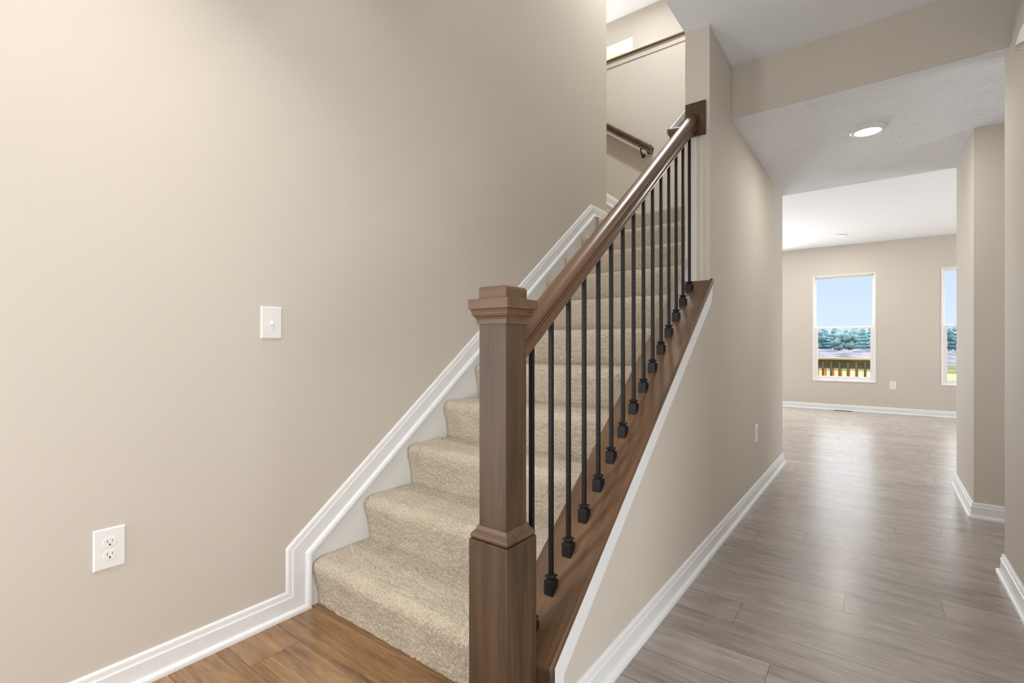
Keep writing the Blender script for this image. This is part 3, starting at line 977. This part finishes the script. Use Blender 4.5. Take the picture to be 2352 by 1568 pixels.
# ------------------------------------------------------------------ outdoors
ZG = -0.80
def strip(name, y0, y1, m, label, z=ZG):
    o = link(name, [(-160, y0, z), (160, y0, z), (160, y1, z), (-160, y1, z)], [(0, 1, 2, 3)], m)
    struct(o, label)
    return o
strip('ground_dry_grass', Y3 + 0.2, 42, 'straw', 'tan dry grass behind the house')
strip('ground_green_grass', 42, 58, 'grass', 'green strip of grass beyond the dry grass')
strip('ground_soil', 58, 165, 'dirt', 'bare grey soil field')
strip('ground_road', 165, 260, 'road', 'pale ground at the foot of the trees')
# low soil berms
rng = random.Random(4)
for k, (yb2, hh) in enumerate(((72, 0.35), (90, 0.45), (115, 0.6), (145, 0.8))):
    n = 90
    rr = []
    for i in range(n):
        xx = -90 + i * 2.0
        a = hh * (0.55 + 0.45 * math.sin(i * 0.7 + k) * math.sin(i * 0.31 + 2 * k) + 0.35 * rng.random())
        rr.append([(xx, yb2 - 3, ZG), (xx, yb2 - 1, ZG + a * 0.7), (xx, yb2, ZG + a), (xx, yb2 + 1.2, ZG + a * 0.6), (xx, yb2 + 3, ZG)])
    o = G().rings(rr).obj('soil_berm', 'dirt')
    lab = ['nearest low ridge of grey soil behind the deck railing', 'second low ridge of grey soil in the field', 'third low ridge of grey soil in the field', 'farthest low ridge of grey soil before the trees'][k]
    tag(o, lab, 'soil mound', 'soil ridges in the field')
# conifers
def conifer(h, seed):
    rg = random.Random(seed)
    t = empty('conifer_tree')
    g = G()
    n = 40
    rr = []
    levels = 46
    for k in range(levels + 1):
        f = k / levels
        saw = (f * 13 + 0.3 * math.sin(f * 40 + seed)) % 1.0
        rad = h * 0.27 * (1 - f) ** 0.55 * (1.12 - 0.42 * saw) + 0.04
        rr.append([(rad * (0.82 + 0.36 * rg.random()) * math.cos(2 * PI * i / n), rad * (0.82 + 0.36 * rg.random()) * math.sin(2 * PI * i / n),
                    h * (0.05 + 0.95 * f) + h * 0.012 * (rg.random() - 0.5)) for i in range(n)])
    g.rings(rr)
    g.obj('foliage', 'spruce', t)
    G().lathe(0, 0, [(h * 0.02, 0), (h * 0.014, h * 0.5), (0.02, h * 0.9)], 8).obj('trunk', 'bark', t)
    return t
def broadleaf(h, seed):
    rg = random.Random(seed)
    t = empty('broadleaf_tree')
    g = G()
    n = 36
    for c in range(18):
        cx_, cy_ = rg.uniform(-0.16, 0.16) * h, rg.uniform(-0.16, 0.16) * h
        cz_, r0 = h * rg.uniform(0.16, 0.80), h * rg.uniform(0.11, 0.17)
        rr = []
        for k in range(1, 20):
            ph = PI * k / 20
            rr.append([(cx_ + r0 * math.sin(ph) * (0.85 + 0.3 * rg.random()) * math.cos(2 * PI * i / n), cy_ + r0 * math.sin(ph) * (0.85 + 0.3 * rg.random()) * math.sin(2 * PI * i / n),
                        cz_ - r0 * math.cos(ph) * (0.9 + 0.2 * rg.random())) for i in range(n)])
        g.rings(rr)
    g.obj('foliage', 'leafy', t, smooth=True)
    G().lathe(0, 0, [(h * 0.025, 0), (h * 0.016, h * 0.4), (0.03, h * 0.7)], 8).obj('trunk', 'bark', t)
    return t
a37 = R(37.059)
def at_px(u, dist_y):
    x_ = (u - 1176.4) / 1117.72
    dx, dy = -math.sin(a37) + math.cos(a37) * x_, math.cos(a37) + math.sin(a37) * x_
    return dx / dy * dist_y
protos = [conifer(7.2, 1), broadleaf(7.0, 2), conifer(8.0, 3), broadleaf(7.6, 4), broadleaf(6.6, 5)]
spots = []
rg = random.Random(11)
for i in range(66):
    spots.append((-34 + i * 1.0 + rg.uniform(-0.1, 0.1), (181, 202, 188, 209, 195, 216)[i % 6] + rg.uniform(-0.3, 0.3)))
for i, (x_, y_) in enumerate(spots):
    t = protos[i] if i < 5 else copy_tree(protos[i % 5])
    con = (i % 5) in (0, 2)
    t.location = (x_, y_, ZG)
    s_ = rg.uniform(0.92, 1.08)
    t.scale = (s_, s_, s_)
    t.rotation_euler = (0, 0, rg.uniform(0, 6))
    tag(t, 'distant pointed conifer with haze put into its colour, in the tree line beyond the field' if con else 'distant rounded tree with haze put into its colour, in the tree line beyond the field', 'tree', 'conifers in the tree line beyond the field' if con else 'leafy trees in the tree line beyond the field')
# deck railing outside the left window
DY = 11.6
t = empty('deck_railing', (-0.9, DY, -0.2))
tag(t, 'wooden deck railing with balusters coloured dark as if backlit, outside the left far window', 'railing')
def dk(g, name, m):
    adopt(g.obj(name, m, bevel=0.004, seg=1), t)
dk(G().box(-3.4, -0.12, DY - 0.07, DY + 0.07, 0.785, 0.822), 'top_rail', 'deck_lit')
dk(G().box(-3.4, -0.12, DY - 0.018, DY + 0.018, 0.615, 0.785), 'rail_board', 'deck_green')
dk(G().box(-0.12, -0.03, DY - 0.045, DY + 0.045, -0.8, 0.90), 'railing_post', 'deck_lit')
for i in range(23):
    xx = -0.22 - i * 0.137
    dk(G().box(xx - 0.02, xx + 0.02, DY - 0.056, DY - 0.018, -0.05, 0.74), 'railing_baluster', 'deck_dark')
t = empty('deck_railing', (-0.9, DY + 1.5, -0.2))
tag(t, 'farther deck railing with orange brown balusters, behind the dark one', 'railing')
dk(G().box(-3.6, 0.05, DY + 1.44, DY + 1.56, 0.60, 0.64), 'top_rail', 'deck_orange')
for i in range(20):
    xx = -0.1 - i * 0.146
    dk(G().box(xx - 0.02, xx + 0.02, DY + 1.48, DY + 1.52, -0.75, 0.60), 'railing_baluster', 'deck_orange')
